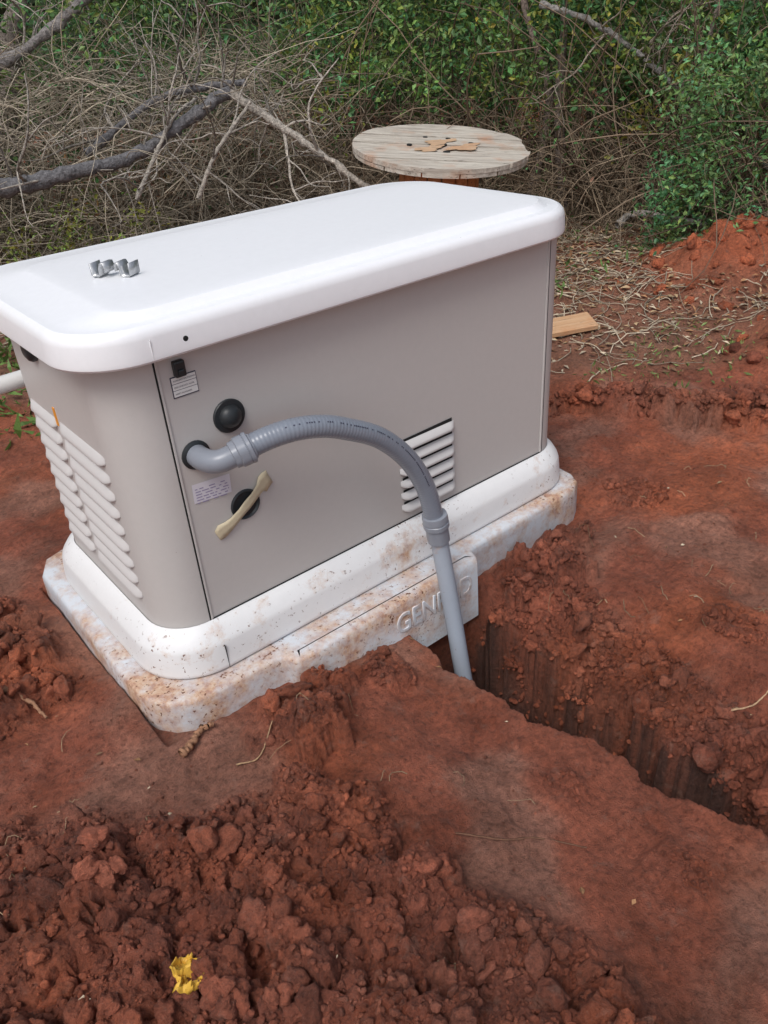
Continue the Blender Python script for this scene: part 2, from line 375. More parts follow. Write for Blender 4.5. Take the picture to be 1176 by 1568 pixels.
P.append(loft('lid',rings,M_lid,False,True,28,True,(7,9)))
P.append(box('panel_seam_a',-.0015,.0015,-.0008,.004,-.001,.549,M_dark))
P.append(box('panel_seam_b',.9685,.9715,-.0008,.004,-.001,.549,M_dark))
P.append(box('panel_edge_a',.0017,.006,-.0022,.003,.004,.549,M_body,.0008))
P.append(box('panel_edge_b',.963,.968,-.0022,.003,.004,.549,M_body,.0008))
P.append(box('skirt_seam',.0,.0009,-.0434,-.03,-.09,-.036,M_dark))
P.append(box('panel_bottom_gap',.003,.967,-.0022,.001,.0045,.0065,M_dark))
P.append(box('lid_gasket',.46,.62,-.006,.001,.5455,.5508,M_black,.001))
P.append(box('lid_end_joint',-.0125,-.0117,-.0402,-.03,.556,.586,M_skirt))
P.append(revolve('lid_screw_hole',(.047,-.0370,.573),(.047,-.0415,.573),[(0,.0045),(.0025,.0045),(.0028,.003)],M_dark,14))
M_skirt2=simple('vent_paint',(.62,.605,.595),.42,0,.03,8)
def louver(name,org,U,O,L,dz,dep,dark=True):
    org=Vector(org);U=Vector(U);O=Vector(O);Z=Vector((0,0,1))
    prof=[(0,0),(.45,-.22),(.85,-.55),(1,-.78),(.85,-.9),(0,-.95)]
    xs=[(0,.05),(.03,.5),(.07,.85),(.12,1),(.5,1),(.88,1),(.93,.85),(.97,.5),(1,.05)]
    V=[];F=[];m=len(prof)
    for s,k in xs:
        for o,z in prof: V.append(org+U*(s*L)+O*(o*dep*k)+Z*(z*dz*(.6+.4*k)))
    for a in range(len(xs)-1):
        for b_ in range(m-1): F.append((a*m+b_,a*m+b_+1,(a+1)*m+b_+1,(a+1)*m+b_))
    out=[mesh_py(name,V,F,M_skirt2,True,60)]
    if dark:
        a=org+U*(L*.04)+O*.0009;b_=U*(L*.92)
        V=[a,a+b_,a+b_+Z*.009,a+Z*.006];out.append(mesh_py(name+'_gap_shade',V,[(0,1,2,3)],M_dark,False))  # dark sheet paints the shaded gap above each blade; panel is uncut
    return out
for i in range(6): P+=louver('front_vent_slat',(.497,-.0005,.203-i*.031),(1,0,0),(0,-1,0),.165,.021,.013)
for i in range(9):
    z=.368-i*.0365
    P+=louver('end_vent_slat',(bx0+.0005,.30,z),(0,-1,0),(-1,0,0),.215,.026,.010,False)
    P+=louver('end_vent_slat',(bx0+.0005,.46,z),(0,-1,0),(-1,0,0),.145,.026,.010,False)
P.append(revolve('dome_plug',(.116,.001,.403),(.116,-1,.403),[(0,.031),(.004,.0315),(.006,.030),(.0065,.022),(.010,.021),(.017,.017),(.021,.010),(.0225,.003)],M_black,32))
P.append(revolve('conduit_grommet',(.040,.001,.354),(.040,-1,.354),[(0,.027),(.004,.027),(.005,.025),(.007,.022)],M_black,28))
P.append(revolve('open_port',(.117,.001,.219),(.117,-1,.219),[(0,.031),(.004,.031),(.0055,.029),(.0035,.026),(.0008+.001,.025)],M_black,28))
pts=[(.048,-.0020,.180,.012),(.058,-.0028,.186,.016),(.072,-.0040,.191,.0135),(.085,-.0062,.199,.010),(.102,-.0070,.210,.0098),(.118,-.0072,.221,.010),(.134,-.0070,.232,.010),(.150,-.0054,.243,.011),(.157,-.0034,.247,.0185),(.166,-.0025,.253,.0195),(.175,-.0022,.257,.015)]
V=[];F=[]
for i,(x,y,z,w) in enumerate(pts):
    nrm=Vector((-.55,0,.83)) if 2<i<8 else Vector((-.35,0,.94))
    nrm=nrm*w*(1+.1*math.sin(i*2.7))
    for s in(-1,-.33,.33,1): V.append(Vector((x,y,z))+nrm*s+Vector((0,-.002*random.random(),0)))
for i in range(len(pts)-1):
    for j in range(3): F.append((i*4+j,i*4+j+1,i*4+j+5,i*4+j+4))
tp=mesh_py('masking_tape',V,F,M_tape,True,20);sm=tp.modifiers.new('s','SOLIDIFY');sm.thickness=.0004;P.append(tp)
P.append(box('latch',.030,.050,-.012,.001,.502,.530,M_black,.003))
P.append(box('latch_tab',.035,.045,-.016,-.011,.506,.516,M_black,.002))
P.append(box('label_border',.0225,.0695,-.0014,.0005,.4655,.5025,M_ink))
for k in range(3):
    z=.4675+k*.0115; P.append(box('label_row',.0238,.0682,-.0020,.0,z,z+.0104,M_label))
    P.append(text('label_text',['ARRET AUXILIAIRE','DESCONEXION AUXIL','AUXILIARY SHUTDOWN'][k],.0040,(.0262,-.0022,z+.0035),math.pi/2,M_ink,.00005,0,.92))
P.append(mesh_py('serial_label',[(.018,-.0012,.262),(.094,-.0012,.256),(.096,-.0012,.294),(.020,-.0012,.300)],[(0,1,2,3)],M_label2,False))
for k in range(6):
    z=.290-k*.0056; x=.024; V=[];F=[]
    while x<.088:
        l=random.uniform(.004,.014); s=-.006/.076*(x-.02)
        b0=len(V); x2=min(x+l,.09)
        V+=[(x,-.0016,z+s),(x2,-.0016,z+s-.08*(x2-x)),(x2,-.0016,z+s-.0018-.08*(x2-x)),(x,-.0016,z+s-.0018)];F.append((b0,b0+1,b0+2,b0+3)); x=x2+random.uniform(.002,.012)
    P.append(mesh_py('serial_label_print',V,F,M_ink2,False))
P.append(revolve('end_lock_knob',(bx0+.001,.33,.505),(-1,.33,.505),[(0,.024),(.008,.024),(.014,.02),(.018,.012)],M_black,24))
P.append(box('orange_tag',bx0-.0025,bx0+.001,.375,.395,.50,.535,M_orange))
P.append(box('orange_flag',bx0-.002,bx0+.001,.305,.314,.355,.392,M_orange))
for o in P: parent(o,G)
# ------------------------------------------------------------------ pad
PD=empty('equipment_pad')
out=[(-.170,.12),(-.168,.03),(-.158,-.015),(-.135,-.048),(-.10,-.070),(-.04,-.080),(.085,-.082),(.100,-.092),(.108,-.112),(.118,-.120),(.612,-.122),(.622,-.112),(.628,-.090),(.64,-.082),(.97,-.080),(1.02,-.074),(1.057,-.055),(1.077,-.02),(1.082,.03),(1.082,.56),(1.065,.62),(1.02,.64),(-.08,.64),(-.135,.62),(-.165,.56)]
def offs(poly,o):
    c=[];n=len(poly)
    for i in range(n):
        a=Vector(poly[i-1]);b=Vector(poly[i]);d=Vector(poly[(i+1)%n])
        t=((b-a).normalized()+(d-b).normalized()).normalized();c.append((b.x+t.y*o,b.y-t.x*o))
    return c
rg=[[(x,y,z) for x,y in offs(out,o)] for o,z in((.004,-.26),(.002,-.12),(.001,-.103),(-.002,-.0975),(-.007,-.0952),(-.03,-.0952))]
parent(loft('slab',rg,M_pad,False,True,40,False),PD)
t=text('pad_lettering','GENPAD',.074,(.362,-.1215,-.176),math.pi/2,M_pad,.0035,0,.80,.001);parent(t,PD)
# ------------------------------------------------------------------ conduit
def crom(P,n):
    P=[Vector(p) for p in P];P=[P[0]*2-P[1]]+P+[P[-1]*2-P[-2]];o=[]
    for i in range(1,len(P)-2):
        a,b,c,d=P[i-1:i+3]
        for k in range(n):
            t=k/n;o.append(.5*((2*b)+(c-a)*t+(2*a-5*b+4*c-d)*t*t+(3*b-a-3*c+d)*t**3))
    o.append(P[-2]);return o
def sweep(name,pts,rf,mat,n=24):
    V=[];F=[];u=None
    for i,p in enumerate(pts):
        t=(pts[min(i+1,len(pts)-1)]-pts[max(i-1,0)]).normalized()
        u=t.orthogonal().normalized() if u is None else (u-t*u.dot(t)).normalized()
        v=t.cross(u);r=rf(i)
        for k in range(n):
            a=2*math.pi*k/n;V.append(p+(u*math.cos(a)+v*math.sin(a))*r)
    for i in range(len(pts)-1):
        for k in range(n):
            j=(k+1)%n;F.append((i*n+k,i*n+j,(i+1)*n+j,(i+1)*n+k))
    F.append(tuple(range(n)));F.append(tuple(range((len(pts)-1)*n,len(pts)*n)))
    return mesh_py(name,V,F,mat,True,60)
CD=empty('electrical_conduit')
elb=crom([(.040,.005,.354),(.0405,-.025,.354),(.047,-.048,.355),(.062,-.062,.358),(.094,-.070,.366)],10)
parent(sweep('elbow_fitting',elb,lambda i:.0205,M_fit),CD)
flex=[(.085,-.069,.364),(.10,-.072,.368),(.14,-.085,.379),(.185,-.098,.383),(.235,-.105,.374),(.285,-.109,.353),(.362,-.113,.307),(.425,-.117,.238),(.466,-.119,.158),(.485,-.120,.082),(.492,-.121,.045)]
fp=crom(flex,30)
dd=[0]
for a_,b_ in zip(fp,fp[1:]): dd.append(dd[-1]+(b_-a_).length)
fa=np.array([p[:] for p in fp]);ss=np.linspace(0,dd[-1],420);fp=[Vector([float(np.interp(s,dd,fa[:,k])) for k in range(3)]) for s in ss]
parent(sweep('flexible_conduit',fp,lambda i:.0207+.00022*math.cos(i*2*math.pi/5),M_cond),CD)
c0=Vector((.076,-.0665,.362));c1=Vector((.13,-.082,.376))
parent(revolve('compression_nut',c0,c1,[(0,.021),(.001,.0235),(.010,.0245),(.012,.0275),(.026,.0275),(.028,.0265),(.029,.0285),(.035,.0285),(.037,.0235),(.040,.0225)],M_fit,36,12,.035,25),CD)
c0=Vector((.4875,-.1202,.082));c1=Vector((.4975,-.1225,.0))
parent(revolve('lower_coupling',c0,c1,[(-.002,.021),(0,.0265),(.008,.0275),(.016,.0275),(.018,.0255),(.020,.0278),(.030,.0278),(.032,.0245),(.068,.0242),(.070,.0205)],M_fit,36,12,.03,25),CD)
rig=crom([(.4955,-.122,.03),(.4985,-.127,-.02),(.500,-.142,-.10),(.500,-.160,-.19),(.494,-.190,-.31),(.488,-.225,-.44),(.484,-.26,-.60)],10)
parent(sweep('rigid_pipe',rig,lambda i:.0195,M_pipe),CD)
V=[];F=[]
for i in range(60,330,3):
    if random.random()<.35: continue
    t=(fp[i+1]-fp[i]).normalized();nrm=Vector((-.35,-.62,.7));nrm=(nrm-t*nrm.dot(t)).normalized();s=t.cross(nrm);p=fp[i]+nrm*.0212;b0=len(V)
    V+=[p-t*.0014-s*.0012,p+t*.0014-s*.0012,p+t*.0014+s*.0012,p-t*.0014+s*.0012];F.append((b0,b0+1,b0+2,b0+3))
parent(mesh_py('printed_marking',V,F,M_ink,False),CD)
gp=sweep('gas_pipe',crom([(.25,.60,.365),(.0,.615,.357),(-.35,.64,.345),(-.9,.7,.33),(-1.1,.72,.25),(-1.12,.72,-.2)],8),lambda i:.019,M_pvc)
# ------------------------------------------------------------------ bracket on lid
BR=empty('metal_clamp_bracket')
def strap(name,cx,cy,ang,prof,hw,z0):
    V=[];F=[];n=len(prof);ca,sa=math.cos(ang),math.sin(ang)
    for w in(-hw,hw):
        for x,z in prof: V.append((cx+x*ca-w*sa,cy+x*sa+w*ca,z0+z))
    for i in range(n-1):F.append((i,i+1,n+i+1,n+i))
    o=mesh_py(name,V,F,M_metal,True,50);s=o.modifiers.new('s','SOLIDIFY');s.thickness=.002;return parent(o,BR)
zt=.6222
pf=[(-.020,.024),(-.0195,.004),(-.016,.001),(-.004,.001),(-.001,.004),(0,.016),(.004,.024),(.009,.024),(.0115,.016),(.0105,.009)]
strap('clamp_half_a',.048,.245,math.radians(-62),pf,.014,zt)
strap('clamp_half_b',.076,.222,math.radians(118),pf,.014,zt)
# ------------------------------------------------------------------ cable spool
SP=empty('cable_spool')
def disc(name,R_,z0,z1,nb,ang,mat,gap=.005,notch=False):
    V=[];F=[];ca,sa=math.cos(ang),math.sin(ang);w=2*R_/nb
    for b_ in range(nb):
        y0=-R_+b_*w+gap/2;y1=y0+w-gap
        ys=np.linspace(y0,y1,9);dr=random.uniform(-.004,.004)
        right=[(math.sqrt(max(R_*R_-y*y,0)),y) for y in ys];left=[(-x,y) for x,y in right][::-1]
        if notch and b_==3: right=[(x*.95,y) for x,y in right]
        if notch and b_==2: right=[(x-(.14 if i_>6 else 0),y) for i_,(x,y) in enumerate(right)]
        pl=right+left;m=len(pl);base=len(V)
        for z in(z0,z1+dr):
            for x,y in pl:V.append((x*ca-y*sa,x*sa+y*ca,z))
        F.append(tuple(range(base,base+m))[::-1]);F.append(tuple(range(base+m,base+2*m)))
        for i in range(m):F.append((base+i,base+(i+1)%m,base+m+(i+1)%m,base+m+i))
    return mesh_py(name,V,F,mat,False)
a0=math.radians(-43)
S=[disc('top_planks',.40,-.018,0,6,a0,M_wood,.012,True),disc('top_cross_planks',.398,-.036,-.0195,5,a0+math.pi/2,M_wood,.006)]
S+=[disc('bottom_planks',.40,-.60,-.58,5,a0,M_wood),disc('bottom_cross_planks',.398,-.578,-.558,5,a0+math.pi/2,M_wood)]
V=[];F=[]
for k in range(18):
    a=2*math.pi*k/18;h=math.pi/18*.9;b0=len(V)
    for z in(-.557,-.037):
        for r,da in((.185,-h),(.185,h),(.165,h),(.165,-h)):V.append((r*math.cos(a+da),r*math.sin(a+da),z))
    for q in((0,1,5,4),(1,2,6,5),(2,3,7,6),(3,0,4,7)):F.append(tuple(b0+i for i in q))
S.append(mesh_py('drum_staves',V,F,M_wood2,False))
for x,y,r in((0,0,.026),(.10,.06,.012),(-.12,.08,.012),(-.07,-.11,.016),(.13,-.06,.012),(.03,.14,.011)):
    S.append(revolve('bolt_hole',(x,y,-.003),(x,y,1),[(0,r),(.0065,r),(.0068,r*.6)],M_dark,16))
M_scuff=woodmat('scuffed_plank',(.36,.22,.13),(.55,.36,.22),(.62,.46,.32),math.radians(-43))
for k,(x,y,r) in enumerate(((.05,-.10,.06),(-.10,-.03,.05),(.02,.03,.055))):
    V=[];n=22
    for i in range(n):
        a=2*math.pi*i/n;q=r*(1+.3*math.sin(a*3+k)+.15*math.sin(a*7));V.append((x+q*math.cos(a)*1.5,y+q*math.sin(a)*.7,.0046))
    S.append(mesh_py('worn_patch',V,[tuple(range(n))],M_scuff,False))
for o in S: parent(o,SP)
SP.location=(2.22,1.69,.472)
SP.rotation_euler=Vector((0,0,1)).rotation_difference(Vector((0,-.140,.99))).to_euler()
# ------------------------------------------------------------------ loose board, wrapper
bd=mesh_py('wooden_board',[(x,y,z) for x in(-.15,.15) for y in(-.06,.06) for z in(0,.022)],[(0,1,3,2),(4,6,7,5),(0,4,5,1),(2,3,7,6),(0,2,6,4),(1,5,7,3)],M_wood3,False)
bd.location=(2.0,.80,float(gz(2.0,.8))+.016);bd.rotation_euler=(math.radians(8),math.radians(-4),math.radians(-30))
bv=bd.modifiers.new('b','BEVEL');bv.width=.003
nn_=15;V=[];F=[]
for i in range(nn_):
    for j in range(nn_):
        u_=i/(nn_-1)-.5;v_=j/(nn_-1)-.5
        z=.010*abs(float(fbm(np.array([u_*4.]),np.array([v_*4.+9]),3,5)[0]))*3+.026*abs(v_)*(.6+u_)+.006*math.sin(u_*12)
        V.append((u_*.050*(1-.5*abs(v_)),v_*.034*(1+.3*math.sin(u_*9)),z))
for i in range(nn_-1):
    for j in range(nn_-1): a=i*nn_+j;F.append((a,a+1,a+nn_+1,a+nn_))
yw=mesh_py('yellow_wrapper',V,F,M_yellow,True,20);s=yw.modifiers.new('s','SOLIDIFY');s.thickness=.0008
yw.location=(-.359,-.55,float(gz(-.359,-.55))+.008);yw.rotation_euler=(.35,-.1,1.3)
# ------------------------------------------------------------------ tubes / leaves batches
def tubes(P,Rr,sides,cols):
    P=np.asarray(P,float);n,k,_=P.shape
    T=np.gradient(P,axis=1);T/=np.linalg.norm(T,axis=2,keepdims=True)+1e-9
    ref=rng.normal(size=(n,1,3));A=np.cross(T,ref);A/=np.linalg.norm(A,axis=2,keepdims=True)+1e-9;B=np.cross(T,A)
    an=np.arange(sides)*2*np.pi/sides
    V=P[:,:,None,:]+Rr[:,:,None,None]*(A[:,:,None,:]*np.cos(an)[None,None,:,None]+B[:,:,None,:]*np.sin(an)[None,None,:,None])
    id_=np.arange(n*k*sides).reshape(n,k,sides)
    a=id_[:,:-1,:];b=id_[:,1:,:];F=np.stack([a,np.roll(a,-1,2),np.roll(b,-1,2),b],-1).reshape(-1,4)
    C=np.repeat(np.asarray(cols),k*sides,0)
    return V.reshape(-1,3),F,C
def leaves(P,L,Wd,cols,flat=0.):
    n=len(P);D=rng.normal(size=(n,3));D[:,2]*=(1-flat);D/=np.linalg.norm(D,axis=1)[:,None]
    r=rng.normal(size=(n,3))
    if flat: r=r*(1-flat)+np.array([0,0,1.])*flat*2
    S=np.cross(D,r);S/=np.linalg.norm(S,axis=1)[:,None];Nn=np.cross(S,D)
    a=P;b=P+D*(L*.45)[:,None]+S*Wd[:,None]+Nn*(L*.08)[:,None];c=P+D*L[:,None]-Nn*(L*.1)[:,None];d=P+D*(L*.45)[:,None]-S*Wd[:,None]+Nn*(L*.08)[:,None]
    V=np.stack([a,b,c,d],1).reshape(-1,3);F=np.arange(n*4).reshape(n,4)
    return V,F,np.repeat(cols,4,0)
def polar(az,r): return -.471+r*np.cos(np.radians(az)),-1.194+r*np.sin(np.radians(az))
def front(az):
    return np.interp(az,[-10,10,20,27,34,45,55,65,78,100],[4.7,4.6,4.5,4.45,4.5,4.9,4.9,4.5,4.6,5.0])
def stems(n,azr,rr_,z0r,lr_,rad,up_,cfun,K_=8,curv=1.0):
    az=rng.uniform(*azr,n);r=front(az)+rng.uniform(*rr_,n);x,y=polar(az,r);z=gz(x,y)+rng.uniform(*z0r,n)
    D=rng.normal(size=(n,3));D[:,2]=np.abs(D[:,2])*.5+up_;D/=np.linalg.norm(D,axis=1)[:,None]
    L=rng.uniform(*lr_,n);st=(L/(K_-1))[:,None];P=np.zeros((n,K_,3));P[:,0]=np.stack([x,y,z],-1)
    C=rng.normal(size=(n,3))*.22*curv;C[:,2]-=.16*curv
    for i in range(1,K_):
        P[:,i]=P[:,i-1]+D*st; D=D+C*.7+rng.normal(size=(n,3))*.16; D/=np.linalg.norm(D,axis=1)[:,None]
    P[:,:,2]=np.maximum(P[:,:,2],gz(P[:,:,0],P[:,:,1])+.004)
    Rr=rng.uniform(*rad,n)[:,None]*np.linspace(1,.35,K_)[None]
    return tubes(P,Rr,3,cfun(az,n))
def merge(L):
    o=0;Vs=[];Fs=[];Cs=[]
    for V,F,C in L: Vs.append(V);Fs.append(F+o);Cs.append(C);o+=len(V)
    return np.concatenate(Vs),np.concatenate(Fs),np.concatenate(Cs)
def tanc(az,n):
    t=sst(48,62,az)[:,None];a=np.array([.34,.26,.18]);b=np.array([.50,.43,.33])
    return (a+(b-a)*t)*rng.uniform(.4,1.3,(n,1))
def brn(az,n): return np.array([.22,.16,.11])*rng.uniform(.5,1.4,(n,1))
tw=merge([stems(1700,(15,56),(-.05,1.0),(0,.1),(.4,1.1),(.0018,.004),1.0,tanc),
 stems(280,(26,56),(-.1,.5),(0,.1),(.8,1.7),(.004,.008),1.6,brn,9,.7),
 stems(900,(56,100),(0,1.2),(0,.1),(.5,1.5),(.0018,.0042),1.0,tanc),
 stems(2300,(55,84),(-.15,.8),(.0,.9),(.3,.9),(.0018,.0042),.0,tanc,8,1.1),
 stems(700,(15,100),(.4,2.2),(0,.5),(.6,2.0),(.003,.007),1.3,brn),
 stems(1500,(15,56),(-.1,.8),(0,.45),(.3,.8),(.0015,.0035),.3,tanc,8,1.2)])
mesh_np('bramble_twigs',*tw[:2],M_twig,tw[2],True)
gs=merge([stems(1500,(12,95),(-.35,.6),(0,.02),(.12,.5),(.0012,.0028),.9,tanc,6,1.6)])
mesh_np('dry_grass',*gs[:2],M_twig,gs[2],True)
def clumps(n,azr,rr_,zr,per,rad,size,col,cv=.35,flat=.2):
    az=rng.uniform(*azr,n);r=front(az)+rng.uniform(*rr_,n);x,y=polar(az,r);z=gz(x,y)+rng.uniform(*zr,n)
    br=rng.uniform(1-cv,1+cv,n); m=rng.integers(per[0],per[1],n); R_=rng.uniform(*rad,n)
    hue=rng.uniform(-1,1,n)
    k=np.repeat(np.arange(n),m);t=len(k)
    off=rng.normal(size=(t,3))*.5*R_[k][:,None];off[:,2]*=1.4
    P=np.stack([x,y,z],-1)[k]+off; P[:,2]=np.maximum(P[:,2],gz(P[:,0],P[:,1])+.01)
    L=rng.uniform(*size,t);c=np.array(col)*(br[k]*rng.uniform(.6,1.45,t))[:,None]
    c=c*np.stack([rng.uniform(.8,1.3,t)*(1+.3*hue[k]),np.ones(t),rng.uniform(.7,1.2,t)*(1-.15*hue[k])],-1)
    return leaves(P,L,L*rng.uniform(.2,.32,t),c,flat)
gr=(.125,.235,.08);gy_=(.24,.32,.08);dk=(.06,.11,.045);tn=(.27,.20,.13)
lv=merge([clumps(320,(24,55),(.0,1.2),(.48,1.4),(40,130),(.08,.26),(.025,.05),gr,.5),
 clumps(85,(24,50),(-.05,.8),(.2,.7),(20,60),(.08,.2),(.02,.04),gr,.5),
 clumps(190,(54,84),(.15,1.4),(.35,1.4),(30,110),(.08,.26),(.025,.045),gr,.5),
 clumps(60,(66,82),(-.5,.2),(.0,.35),(20,50),(.06,.14),(.018,.035),gy_),
 clumps(85,(26.5,33),(-.5,.25),(.0,.75),(30,80),(.06,.16),(.018,.036),(.13,.26,.10),.4),
 clumps(70,(30,56),(-.05,.5),(.5,1.1),(15,50),(.05,.15),(.025,.05),gy_,.4),
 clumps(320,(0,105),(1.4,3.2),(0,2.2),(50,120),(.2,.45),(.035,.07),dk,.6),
 clumps(260,(15,100),(.1,1.6),(0,.45),(20,60),(.1,.3),(.02,.05),tn),
 clumps(110,(-20,24),(.1,2.5),(0,2.2),(60,140),(.15,.4),(.03,.06),gr),
 clumps(80,(84,125),(.1,2.5),(0,2.2),(60,140),(.15,.4),(.03,.06),gr)])
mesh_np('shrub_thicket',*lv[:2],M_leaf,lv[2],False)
def weeds(n,box,ln,col):
    x=rng.uniform(box[0],box[1],n);y=rng.uniform(box[2],box[3],n);P=np.stack([x,y,gz(x,y)+.01],-1)
    L=rng.uniform(*ln,n);return leaves(P,L,L*.12,np.array(col)*rng.uniform(.6,1.4,(n,1)),0)
wd=merge([weeds(260,(1.7,2.4,.0,.5),(.02,.04),(.2,.28,.09)),weeds(900,(-.4,.5,1.5,3),(.04,.12),(.14,.24,.06)),weeds(1500,(1.9,4.2,1.0,2.6),(.02,.07),(.16,.27,.08))])
mesh_np('weeds',*wd[:2],M_leaf,wd[2],False)
def litter(n,fx,size,flat=.8):
    x,y=fx(n);k=~((x>-.2)&(x<1.1)&(y>-.12)&(y<.66));x=x[k];y=y[k];n=len(x)
    P=np.stack([x,y,gz(x,y)+.006],-1);L=rng.uniform(*size,n)
    base=np.array([[.34,.18,.09],[.44,.31,.18],[.22,.12,.07],[.52,.43,.31]])[rng.integers(0,4,n)]
    return leaves(P,L,L*rng.uniform(.15,.35,n),base*rng.uniform(.6,1.3,(n,1)),flat)
def polband(n):
    az=rng.uniform(10,95,n);r=front(az)+rng.uniform(-1.0,1.2,n);x,y=polar(az,r);k=mnd(x,y,1.1)<rng.uniform(.1,.6,n);return x[k],y[k]
def debr(n):
    x=rng.uniform(1.4,3.9,n*4);y=rng.uniform(-.3,2.6,n*4);k=(sdpoly(x,y,DEB)>rng.uniform(-.05,.35,n*4))&(mnd(x,y,1.1)<rng.uniform(.1,.6,n*4));return x[k],y[k]
lt=merge([litter(8000,polband,(.02,.05)),litter(2000,debr,(.01,.04)),litter(60,lambda n:(rng.uniform(-.6,1.5,n),rng.uniform(-.9,.3,n)),(.006,.018))])
mesh_np('leaf_litter',*lt[:2],M_litter,lt[2],False)
def straw(xy,ln,rad,col):
    x,y=xy;k=~((x>-.25)&(x<1.15)&(y>-.16)&(y<.7));x=x[k];y=y[k];n=len(x);K_=6
    a=rng.uniform(0,6.28,n);L=rng.uniform(*ln,n);c=rng.normal(size=n)*.35;P=np.zeros((n,K_,3));px,py=x.copy(),y.copy()
    for i in range(K_):
        P[:,i,0]=px;P[:,i,1]=py;P[:,i,2]=gz(px,py)+.004+.012*rng.random(n)*math.sin(i*.6)
        px=px+np.cos(a)*L/K_;py=py+np.sin(a)*L/K_;a=a+c
    return tubes(P,np.repeat(rng.uniform(*rad,n)[:,None],K_,1),3,np.array(col)*rng.uniform(.5,1.25,(n,1)))
st=merge([straw(debr(420),(.06,.3),(.001,.0028),(.56,.47,.35)),straw(polband(2000),(.08,.35),(.0015,.004),(.42,.34,.25)),
 straw((rng.uniform(-.7,.25,45),rng.uniform(-.8,.2,45)),(.02,.07),(.0005,.001),(.44,.31,.19)),
 straw((rng.uniform(.7,1.5,40),rng.uniform(-.8,-.12,40)),(.02,.07),(.0005,.0011),(.44,.31,.19)),
 straw((rng.uniform(-.6,-.2,30),rng.uniform(.1,1.,30)),(.03,.1),(.0006,.0012),(.44,.31,.19))])
mesh_np('straw_debris',*st[:2],M_twig,st[2],True)
def limb(name,pts,r0,r1,col,sides=10,jit=.06,n=10):
    cp=crom(pts,n);m=len(cp);P=np.array([[p[:] for p in cp]])
    P+=rng.normal(size=P.shape)*r0*jit*2
    Rr=np.linspace(r0,r1,m)[None]*(1+.12*rng.normal(size=(1,m)))
    return tubes(P,Rr,sides,np.array([col]))
def onground(L,dz=.008): return [(x,y,float(gz(x,y))+dz) for x,y in L]
sk=merge([limb('s',onground([(-.165,-.135),(-.14,-.125),(-.11,-.108),(-.085,-.105)],.010),.009,.005,(.36,.19,.11),8),
 limb('s',onground([(.10,-.58),(.15,-.64),(.2,-.67),(.25,-.73)],.004),.002,.0012,(.16,.08,.05),6),
 limb('s',onground([(-.10,-.22),(-.06,-.235),(-.01,-.21)],.006),.0018,.001,(.42,.28,.16),6),
 limb('s',onground([(-.36,.22),(-.33,.18),(-.32,.13)],.012),.006,.003,(.32,.17,.10),6),
 limb('s',onground([(.70,-.72),(.73,-.75),(.78,-.76)],.006),.0022,.0012,(.46,.30,.18),6)])
mesh_np('stick_fragments',*sk[:2],M_twig,sk[2],True)
# ------------------------------------------------------------------ fallen dead tree
gyb=(.17,.165,.17);pal=(.40,.36,.31)
def sub(pts,n,ln,r,col,spread=.7):
    out=[];cp=crom(pts,8)
    for _ in range(n):
        p=cp[random.randrange(2,len(cp))];d=Vector((random.gauss(0,1),random.gauss(0,1),random.gauss(.35,.8))).normalized()
        L=random.uniform(*ln);q=[p];b=Vector((random.gauss(0,1),random.gauss(0,1),random.gauss(-.2,1)))*.25*spread
        for i in range(4):
            q.append(q[-1]+d*L/4);d=(d+b+Vector((random.gauss(0,.3),random.gauss(0,.3),random.gauss(0,.3)))).normalized()
        rr0=random.uniform(*r);out.append(limb('b',q,rr0,rr0*.3,np.array(col)*random.uniform(.5,1.3),6,.06,4))
        if L>.3:
            for __ in range(4):
                a=q[random.randrange(1,4)];d2=Vector((random.gauss(0,1),random.gauss(0,1),random.gauss(.2,.8))).normalized();l2=L*.5
                q2=[a,a+d2*l2*.4,a+d2*l2*.7+Vector((0,0,-.03)),a+d2*l2+Vector((random.uniform(-.06,.06),random.uniform(-.06,.06),random.uniform(-.08,.04)))]
                out.append(limb('b',q2,rr0*.5,rr0*.2,np.array(col)*random.uniform(.6,1.3),5,.04,3))
    return out
A=[(.41,2.71,.45),(.82,2.59,.48),(1.16,2.57,.52),(1.35,2.48,.62),(1.61,2.45,.73)]
B=[(1.61,2.45,.73),(1.72,2.27,.60),(1.80,2.10,.49),(1.94,1.87,.31)]
C_=[(.79,3.44,.83),(1.12,3.33,.99),(1.42,3.22,1.18)]
D_=[(1.03,2.84,.52),(1.44,2.77,.72),(1.73,2.50,.76)]
N_=[(1.04,2.40,.36),(1.18,2.45,.50),(1.33,2.49,.65),(1.53,2.61,.71)]
O_=[(1.33,2.38,.32),(1.43,2.33,.50),(1.64,2.32,.69)]
dt=[limb('l',A,.034,.026,gyb,12),limb('l',B,.022,.013,pal,10),limb('l',C_,.03,.024,(.26,.24,.23),10),limb('l',D_,.02,.016,gyb,10),limb('l',N_,.010,.008,pal,8),limb('l',O_,.012,.007,pal,8),
 limb('l',[(-.35,3.2,-.05),(-.05,2.95,.25),(.41,2.71,.45)],.045,.034,gyb,12)]
for br_,k in((A,20),(B,12),(C_,12),(D_,14),(N_,8),(O_,7)): dt+=sub(br_,k,(.15,.6),(.0035,.008),pal)
dt=merge(dt);mesh_np('fallen_dead_tree',*dt[:2],M_bark,dt[2],True)
